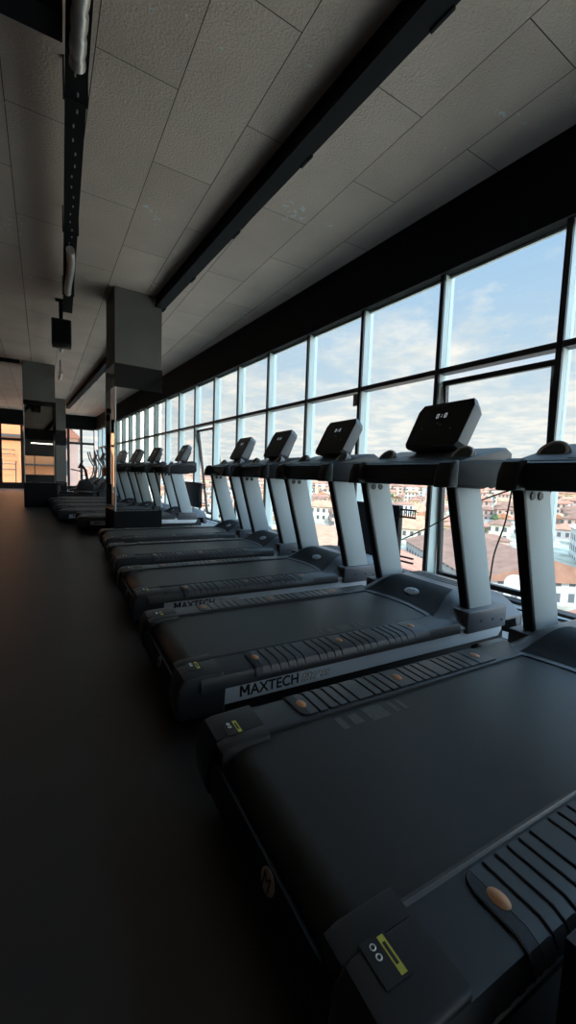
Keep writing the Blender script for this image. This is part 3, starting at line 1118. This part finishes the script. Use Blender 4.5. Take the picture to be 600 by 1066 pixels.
# ------------------------------------------------------------------ things near the treadmills
b = BM()
add_prism(b, [(0.745, 0.0), (0.745, 0.13), (0.715, 0.16), (0.722, 0.335), (1.10, 0.335), (1.10, 0.0)], 'y', 0.06, 0.30, 0.006, 2)
tag(obj('storage_box', b, 'plastic_dark'), 'plain black box on the floor at the bottom right corner, beside the nearest treadmill', 'box')


def heater(a0, a1, z0, z1, out, label, lattice):
    h = wall_frame(empty('panel_heater'))
    b = BM(); add_box(b, out - 0.07, out, a0, a1, z0, z1, 0.008); obj('panel', b, 'plastic_dark', h)
    aa = a0
    e = lattice
    for z in (z0 + 0.06, z0 + 0.11, z1 - 0.05, z1 - 0.13):
        b = BM(); add_box(b, out - 0.045, out - 0.025, aa - e, aa + 0.005, z, z + 0.018)
        obj('side_rail', b, 'plastic_dark', h, smooth=False)
    n = 7
    for i in range(n):
        y = aa - e + e * (i + 0.3) / n
        b = BM(); add_box(b, out - 0.04, out - 0.03, y, y + 0.006, z1 - 0.13, z1 - 0.04)
        obj('lattice_bar', b, 'plastic_dark', h, smooth=False)
    for y in (a0 + 0.04, a1 - 0.06):
        b = BM(); add_box(b, out - 0.055, out - 0.02, y, y + 0.03, 0.0, z0 + 0.02)
        obj('leg', b, 'plastic_dark', h, smooth=False)
    return tag(h, label, 'heater')


heater(3.02, 4.02, 0.12, 0.80, -0.10, 'black flat panel with lattice bracket before the glass, seen behind second treadmill uprights', 0.20)
heater(8.86, 9.87, 0.28, 0.86, -0.10, 'black flat panel with thin rails before the glass, farther one near the mirrored column', 0.26)

def cable(pts, r, label):
    # smooth the polyline
    P = [Vector(p) for p in pts]
    res = []
    for i in range(len(P) - 1):
        p0, p1, p2, p3 = P[max(i - 1, 0)], P[i], P[i + 1], P[min(i + 2, len(P) - 1)]
        for k in range(8):
            t = k / 8
            res.append(0.5 * ((2 * p1) + (-p0 + p2) * t + (2 * p0 - 5 * p1 + 4 * p2 - p3) * t * t + (-p0 + 3 * p1 - 3 * p2 + p3) * t ** 3))
    res.append(P[-1])
    b = BM(); add_tube(b, res, r, 8)
    return tag(obj('power_cable', b, 'cable'), label, 'cable')


cable([wallpt(1.87, -0.07, 1.03), wallpt(2.11, -0.08, 0.93), wallpt(2.39, -0.08, 0.78), wallpt(2.66, -0.07, 0.62), wallpt(2.96, -0.06, 0.46), wallpt(3.21, -0.05, 0.33)],
      0.007, 'thin black cable slanting across the glass behind the second treadmill upright')
cable([wallpt(1.85, -0.10, 1.05), wallpt(1.88, -0.11, 0.75), wallpt(1.95, -0.12, 0.45), wallpt(1.97, -0.14, 0.15), wallpt(2.03, -0.17, 0.045), wallpt(1.86, -0.24, 0.042), wallpt(1.56, -0.20, 0.042), wallpt(1.31, -0.16, 0.043)],
      0.007, 'thin black cable hanging straight down before the glass and coiling on the floor')
b = BM(); add_box(b, 0.02, 0.05, 3.955, 4.06, 2.02, 2.17, 0.004)
tag(wall_frame(obj('sensor_box', b, 'badge_brown')), 'small grey-brown box fixed to a mullion just below the transom', 'sensor box')


# ------------------------------------------------------------------ far machines
def elliptical(loc, rz, label, red=False):
    E_ = empty('elliptical_trainer', loc, rz)
    b = BM()
    add_box(b, -0.75, 0.75, -0.06, 0.06, 0.02, 0.10, 0.01); add_box(b, -0.75, -0.65, -0.32, 0.32, 0, 0.07, 0.01); add_box(b, 0.62, 0.74, -0.32, 0.32, 0, 0.07, 0.01)
    obj('base_frame', b, 'plastic_dark', E_)
    b = BM()
    prof = [(0.10, 0.10), (0.75, 0.10), (0.86, 0.35), (0.78, 0.66), (0.52, 0.78), (0.24, 0.62), (0.10, 0.32)]
    add_prism(b, prof, 'y', -0.14, 0.14, 0.03, 3)
    obj('flywheel_housing', b, 'plastic_dark', E_)
    b = BM(); add_tube(b, [(0.55, 0, 0.72), (0.62, 0, 1.15), (0.55, 0, 1.50)], 0.045, 12); obj('mast', b, 'plastic', E_)
    b = BM(); add_prism(b, [(0.44, 1.42), (0.50, 1.40), (0.64, 1.70), (0.58, 1.73)], 'y', -0.20, 0.20, 0.01, 2); cs = obj('console', b, 'plastic_dark', E_)
    for s in (-1, 1):
        b = BM(); add_tube(b, [(0.25, 0.25 * s, 0.42), (0.50, 0.27 * s, 0.85), (0.55, 0.28 * s, 1.20), (0.38, 0.27 * s, 1.50), (0.30, 0.25 * s, 1.82)], 0.026, 10); obj('swing_arm', b, 'plastic', E_)
        b = BM(); add_tube(b, [(0.30, 0.25 * s, 0.40), (-0.62, 0.20 * s, 0.26)], 0.03, 10); add_box(b, -0.50, -0.12, 0.20 * s - 0.08, 0.20 * s + 0.08, 0.30, 0.345, 0.012); obj('pedal', b, 'plastic_dark', E_)
    if red:
        b = BM(); add_box(b, 0.30, 0.80, -0.30, 0.30, 0.86, 1.16, 0.04, 3); obj('red_shroud', b, 'red', E_)
    tag(E_, label, 'elliptical trainer', 'elliptical trainers at the far windows')
    return E_


def bike(loc, rz, label):
    E_ = empty('recumbent_bike', loc, rz)
    b = BM()
    add_box(b, -0.8, 0.7, -0.07, 0.07, 0.08, 0.18, 0.02); add_box(b, -0.82, -0.72, -0.3, 0.3, 0, 0.08, 0.01); add_box(b, 0.55, 0.65, -0.3, 0.3, 0, 0.08, 0.01)
    obj('base_frame', b, 'plastic_dark', E_)
    b = BM(); add_prism(b, [(0.05, 0.18), (0.70, 0.18), (0.74, 0.50), (0.55, 0.72), (0.25, 0.62)], 'y', -0.12, 0.12, 0.03, 3); obj('drive_housing', b, 'plastic_dark', E_)
    b = BM(); add_box(b, -0.62, -0.22, -0.22, 0.22, 0.48, 0.57, 0.03, 3); obj('seat', b, 'plastic_dark', E_)
    b = BM(); add_prism(b, [(-0.60, 0.55), (-0.52, 0.55), (-0.70, 1.28), (-0.78, 1.26)], 'y', -0.22, 0.22, 0.03, 3); obj('backrest', b, 'plastic_dark', E_)
    b = BM(); add_tube(b, [(-0.45, 0, 0.15), (-0.45, 0, 0.50)], 0.05, 12); obj('seat_post', b, 'plastic', E_)
    b = BM(); add_tube(b, [(0.52, 0, 0.65), (0.45, 0, 1.05), (0.30, 0, 1.25)], 0.035, 10); obj('mast', b, 'plastic', E_)
    b = BM(); add_prism(b, [(0.20, 1.12), (0.26, 1.10), (0.38, 1.36), (0.32, 1.39)], 'y', -0.18, 0.18, 0.01, 2); obj('console', b, 'plastic_dark', E_)
    for s in (-1, 1):
        b = BM(); add_tube(b, [(0.35, 0, 0.98), (0.15, 0.24 * s, 1.02), (-0.02, 0.25 * s, 1.06)], 0.018, 8); obj('handlebar', b, 'plastic', E_)
        b = BM(); add_tube(b, [(0.40, 0, 0.42), (0.40, 0.16 * s, 0.42), (0.40 - 0.12 * s, 0.17 * s, 0.42 + 0.06 * s)], 0.014, 8); add_box(b, 0.34 - 0.12 * s, 0.46 - 0.12 * s, 0.17 * s - 0.05, 0.17 * s + 0.05, 0.42 + 0.06 * s, 0.45 + 0.06 * s, 0.008); obj('pedal', b, 'plastic_dark', E_)
    tag(E_, label, 'exercise bike', 'exercise bikes at the far end')
    return E_


elliptical((0.95, 15.2, 0), 0.15, 'far black elliptical trainer with a red shroud, half hidden by the mirrored column', True)
elliptical((0.85, 17.4, 0), 0.1, 'black elliptical trainer beyond the red shrouded one, handles raised before the pale window')
elliptical((0.72, 19.6, 0), 0.1, 'farthest black elliptical trainer standing before the end windows')
bike((0.30, 16.2, 0), 0.0, 'black recumbent exercise bike nearest the slim third column, upright backrest showing')
bike((0.35, 18.0, 0), 0.0, 'black recumbent exercise bike behind the nearer recumbent bike')

wm = empty('weight_machine', (-2.62, 20.5, 0))
b = BM()
add_tube(b, [(-0.35, 0, 0.0), (-0.35, 0, 1.75), (-0.25, 0, 2.0), (-0.05, 0, 2.05), (0.12, 0, 1.95), (0.22, 0, 1.6), (0.27, 0, 0.9), (0.27, 0, 0.0)], 0.04, 12); add_box(b, -0.42, 0.34, -0.35, 0.35, 0, 0.06, 0.01)
obj('frame', b, 'white_edge', wm)
b = BM(); add_box(b, -0.30, 0.20, -0.03, 0.03, 0.35, 1.75, 0.03); obj('cover_panel', b, 'red', wm)
b = BM(); add_box(b, -0.22, 0.12, -0.15, 0.15, 0.42, 0.52, 0.02); obj('seat', b, 'plastic_dark', wm)
tag(wm, 'weight machine with white curved frame and dark red panel at the left edge', 'weight machine')

# ------------------------------------------------------------------ outside: city below the windows
GZ = -15.0


def ground_z(r):
    if r < 60:
        return GZ
    t = min(1.0, (r - 60) / 1400.0)
    return GZ + 11.5 * t ** 0.62


b = BM()
rs = [4, 20, 60, 100, 160, 240, 350, 500, 700, 1000, 1460, 2200, 3500]
nA = 40
rings = []
for r in rs:
    rings.append([b.verts.new((3 + r * math.sin(a), r * math.cos(a), ground_z(r))) for a in [math.radians(-60 + 210 * i / nA) for i in range(nA + 1)]])
for A, B_ in zip(rings, rings[1:]):
    for i in range(nA):
        b.faces.new((A[i], A[i + 1], B_[i + 1], B_[i]))
struct(obj('terrain', b, 'ground'))


def house_meshes(w, d, h, rh, wall, roof, kind):
    b = BM(); add_box(b, -w / 2, w / 2, -d / 2, d / 2, -6, h)
    wm_ = bmesh_to_mesh(b, 'walls', wall)
    b = BM()
    e = 0.5
    if kind == 'hip':
        A = [b.verts.new(p) for p in ((-w / 2 - e, -d / 2 - e, h), (w / 2 + e, -d / 2 - e, h), (w / 2 + e, d / 2 + e, h), (-w / 2 - e, d / 2 + e, h))]
        r0, r1 = b.verts.new((-(w - d) / 2 if w > d else 0, -(d - w) / 2 if d > w else 0, h + rh)), b.verts.new(((w - d) / 2 if w > d else 0.01, (d - w) / 2 if d > w else 0, h + rh))
        if w >= d:
            b.faces.new((A[0], A[1], r1, r0)); b.faces.new((A[1], A[2], r1)); b.faces.new((A[2], A[3], r0, r1)); b.faces.new((A[3], A[0], r0))
        else:
            b.faces.new((A[1], A[2], r1, r0)); b.faces.new((A[2], A[3], r1)); b.faces.new((A[3], A[0], r0, r1)); b.faces.new((A[0], A[1], r0))
        b.faces.new(A[::-1])
    else:
        add_prism(b, [(-d / 2 - e, h), (d / 2 + e, h), (0, h + rh)], 'x', -w / 2 - e, w / 2 + e)
    rm_ = bmesh_to_mesh(b, 'roof', roof)
    return wm_, rm_


def bmesh_to_mesh(b, name, mat):
    bmesh.ops.recalc_face_normals(b, faces=b.faces)
    me = bpy.data.meshes.new(name)
    b.to_mesh(me); b.free()
    me.materials.append(mat)
    return me


variants = []
for i in range(18):
    w_ = random.uniform(5.5, 8.0); d_ = random.uniform(5, 6.6); h_ = random.choice([2.4, 2.6, 4.5, 4.6, 6.5])
    w_, d_ = min(w_, 11.0), min(d_, 8.6)
    variants.append((house_meshes(w_, d_, h_, random.uniform(1.1, 1.8), random.choice(WALLS), random.choice(ROOFS), random.choice(['hip', 'hip', 'gable'])), max(w_, d_)))


def place_house(x, y, z, rz, v, label, group):
    h = empty('house', (x, y, z), rz)
    for nm, me in zip(('walls', 'roof'), v):
        o = bpy.data.objects.new(nm, me)
        COL.objects.link(o); o.parent = h
    tag(h, label, 'house', group)
    return h


# large roofs right below the windows
def pol(az, r):
    a = math.radians(az)
    return r * math.sin(a), r * math.cos(a)


def special(name, az, r, rz, w, d, h, rh, wall, roof, label, kind='gable'):
    v = house_meshes(w, d, h, rh, wall, roof, kind)
    x, y = pol(az, r)
    h_ = empty(name, (x, y, GZ), rz)
    for nm, me in zip(('walls', 'roof'), v):
        o = bpy.data.objects.new(nm, me); COL.objects.link(o); o.parent = h_
    tag(h_, label, 'building')
    return h_


special('long_building', 56, 79, math.radians(60), 34, 20, 3.2, 3.0, WALLS[4], ROOFS[2], 'long building with a broad brown tiled roof straight below the windows, behind the near uprights')
special('market_hall', 42.5, 60, math.radians(40), 14, 11, 3.6, 2.2, WALLS[2], ROOFS[1], 'building with wide red roof seen behind the black panel and its lattice bracket')
special('low_building', 33, 92, math.radians(20), 34, 26, 3.0, 0.8, WALLS[3], ROOFS[0], 'low building with flat orange roof seen between third treadmill uprights', 'hip')
special('side_house', 68.5, 42, math.radians(40), 10, 8, 2.8, 2.0, WALLS[4], ROOFS[1], 'small house with dark red roof and grey wall at the right edge below')
special('white_shed', 68, 98, math.radians(35), 20, 10, 7.5, 2.2, WALLS[1], MT['concrete'], 'white gabled shed roof near the right edge of the view below')
special('yellow_terrace', 59.5, 51, math.radians(55), 10, 6, 1.4, 0.4, WALLS[3], MT['concrete'], 'low building with pale yellow terrace roof below the white satellite dish', 'hip')

dx, dy = pol(59.0, 40)
ds_ = empty('satellite_dish', (dx, dy, -9.2))
b = BM()
dirn = Vector((-dx, -dy, 6)).normalized()
sx_ = dirn.cross(Vector((0, 0, 1))).normalized(); sy_ = sx_.cross(dirn)
add_disc(b, (0, 0, 1.6), sx_, -sy_ if sx_.cross(sy_).dot(dirn) < 0 else sy_, 0.85, 0.85, 0.12, 32, 0.2)
obj('reflector', b, 'dish', ds_)
b = BM(); add_tube(b, [(0.25, 0.2, -5.0), (0.25, 0.2, 1.5)], 0.08, 10); obj('mast', b, 'badge', ds_)
tag(ds_, 'round white satellite dish on a mast below the windows, near the hanging cable', 'satellite dish')

# rows of houses climbing to the horizon
taken = [(pol(az, r_)[0], pol(az, r_)[1], q) for az, r_, q in ((56, 79, 21), (42.5, 60, 10), (33, 92, 23), (68.5, 42, 8), (68, 98, 13), (59.5, 51, 7), (59, 40, 3))]


def free(x, y, q):
    for a_, b_, c_ in taken:
        if (a_ - x) ** 2 + (b_ - y) ** 2 < (c_ + q) ** 2:
            return False
    taken.append((x, y, q))
    return True


cells = []
r = 72.0
while r < 800:
    step = 8.0 + r * 0.010
    nC = int(math.radians(76) * r / (step * 1.05))
    for i in range(nC):
        az = 2 + 76 * (i + random.uniform(0.2, 0.8)) / nC
        rr_ = r + random.uniform(-3, 3)
        if free(*pol(az, rr_), 4.6):
            cells.append((rr_, az))
    r += step * 1.15
cells.sort()
near = cells[:290]
R_FAR = near[-1][0] + 14
print('houses', len(cells), R_FAR)
for i, (r, az) in enumerate(near):
    x, y = pol(az, r)
    (v, size) = random.choice(variants)
    place_house(x, y, ground_z(r) + random.uniform(-1.5, 0.3), math.radians(-az + random.choice([0, 0, 90]) + random.uniform(-15, 15)), v,
                'plastered house with tiled roof among the crowd of houses below the windows', 'city houses below the windows')
# everything farther: one mass of houses
bw, br_ = [BM() for _ in WALLS], [BM() for _ in ROOFS]


def far_house(r, az):
    x, y = pol(az, r)
    k_ = 0.62 + min(0.5, r / 1600)
    w_, d_ = random.uniform(8, 14) * k_, random.uniform(8, 12) * k_
    h_ = random.choice([5, 6, 8, 8, 11]) * k_
    z = ground_z(r) - 1.5
    wi, ri = random.randrange(len(WALLS)), random.randrange(len(ROOFS))
    a = random.uniform(0, PI)
    mt = Matrix.Translation((x, y, z)) @ Matrix.Rotation(a, 4, 'Z')
    nv = len(bw[wi].verts)
    vs_ = add_box(bw[wi], -w_ / 2, w_ / 2, -d_ / 2, d_ / 2, -3, h_)
    for q in vs_:
        q.co = mt @ q.co
    A = [br_[ri].verts.new(mt @ Vector(p)) for p in ((-w_ / 2 - .4, -d_ / 2 - .4, h_), (w_ / 2 + .4, -d_ / 2 - .4, h_), (w_ / 2 + .4, d_ / 2 + .4, h_), (-w_ / 2 - .4, d_ / 2 + .4, h_), (0, 0, h_ + 1.6))]
    for i in range(4):
        br_[ri].faces.new((A[i], A[(i + 1) % 4], A[4]))


for _ in range(9500):
    r = R_FAR + 1340 * random.random() ** 1.9
    far_house(r, random.uniform(0, 80))
mass = empty('distant_city', (0, 0, 0))
for i, q in enumerate(bw):
    obj('distant_walls', q, WALLS[i], mass, smooth=False)
for i, q in enumerate(br_):
    obj('distant_roofs', q, ROOFS[i], mass, smooth=False)
tag(mass, 'hazy mass of tiny pale houses with orange roofs up to the horizon', 'city', kind='stuff')

# trees between the houses
b = BM()
bmesh.ops.create_icosphere(b, subdivisions=2, radius=1.0)
for v in b.verts:
    v.co *= 1 + 0.28 * (math.sin(v.co.x * 7.1 + 1) * math.sin(v.co.y * 6.3) + 0.6 * math.sin(v.co.z * 8.7))
    v.co.z = v.co.z * 1.15 + 3.2
crown = bmesh_to_mesh(b, 'crown', MT['leaf'])
b = BM(); add_tube(b, [(0, 0, -1.0), (0.05, 0, 2.6)], 0.15, 7); trunk = bmesh_to_mesh(b, 'trunk', MT['badge_dark'])
for i in range(160):
    r = random.uniform(72, R_FAR - 20); az = random.uniform(10, 76)
    x, y = pol(az, r)
    if not free(x, y, 2.0):
        continue
    t = empty('tree', (x, y, ground_z(r)), random.uniform(0, 6))
    s = random.uniform(0.7, 1.2); t.scale = (s, s, s)
    for nm, me in (('crown', crown), ('trunk', trunk)):
        o = bpy.data.objects.new(nm, me); COL.objects.link(o); o.parent = t
    tag(t, 'dark green tree between the tiled houses below the windows', 'tree', 'trees among the houses')

# orange building beyond the end wall, and the one behind the camera
ob = empty('orange_building', (-5.0, 33.5, 0))
b = BM(); add_box(b, -6, 4.55, 0, 4, -15, 9); obj('facade', b, 'orange_plaster', ob, smooth=False)
b = BM(); add_box(b, 1.0, 2.95, -0.35, 0.0, 3.05, 3.25); obj('ledge', b, 'badge_dark', ob, smooth=False)
for z in (0.9, 1.25, 1.9, 2.2):
    b = BM(); add_tube(b, [(1.2, -0.5, z), (2.2, -0.5, z), (2.2, 0.05, z)], 0.03, 8)
    obj('railing_bar', b, 'badge_dark', ob)
b = BM(); add_tube(b, [(2.3, 0.05, -0.5), (2.3, -0.5, -0.5), (2.3, -0.5, 1.4), (2.3, 0.05, 1.4)], 0.035, 8)
obj('railing_post', b, 'badge_dark', ob)
tag(ob, 'orange plastered building seen through the glass door at the far left', 'building')
pb = empty('pink_building', (1.1, 39.0, 0))
b = BM(); add_box(b, -1.35, 0.15, 0, 5, -15, 3.6); obj('walls', b, WALLS[2], pb, smooth=False)
b = BM(); add_prism(b, [(-1.6, 3.6), (0.4, 3.6), (-0.6, 4.6)], 'y', -0.3, 5.3); obj('roof', b, ROOFS[1], pb, smooth=False)
tag(pb, 'pinkish building seen through the end windows right of the slim column', 'building')
ob2 = empty('orange_building', (2.0, -15.0, 0))
b = BM(); add_box(b, -4, 3.5, -4, 0, -15, 7); obj('facade', b, 'orange_plaster', ob2, smooth=False)
b = BM(); add_box(b, -3.5, 3.2, 0, 0.3, 1.2, 1.35); obj('ledge', b, 'badge_dark', ob2, smooth=False)
tag(ob2, 'orange building glimpsed only as a reflection in the far left column mirror', 'building')
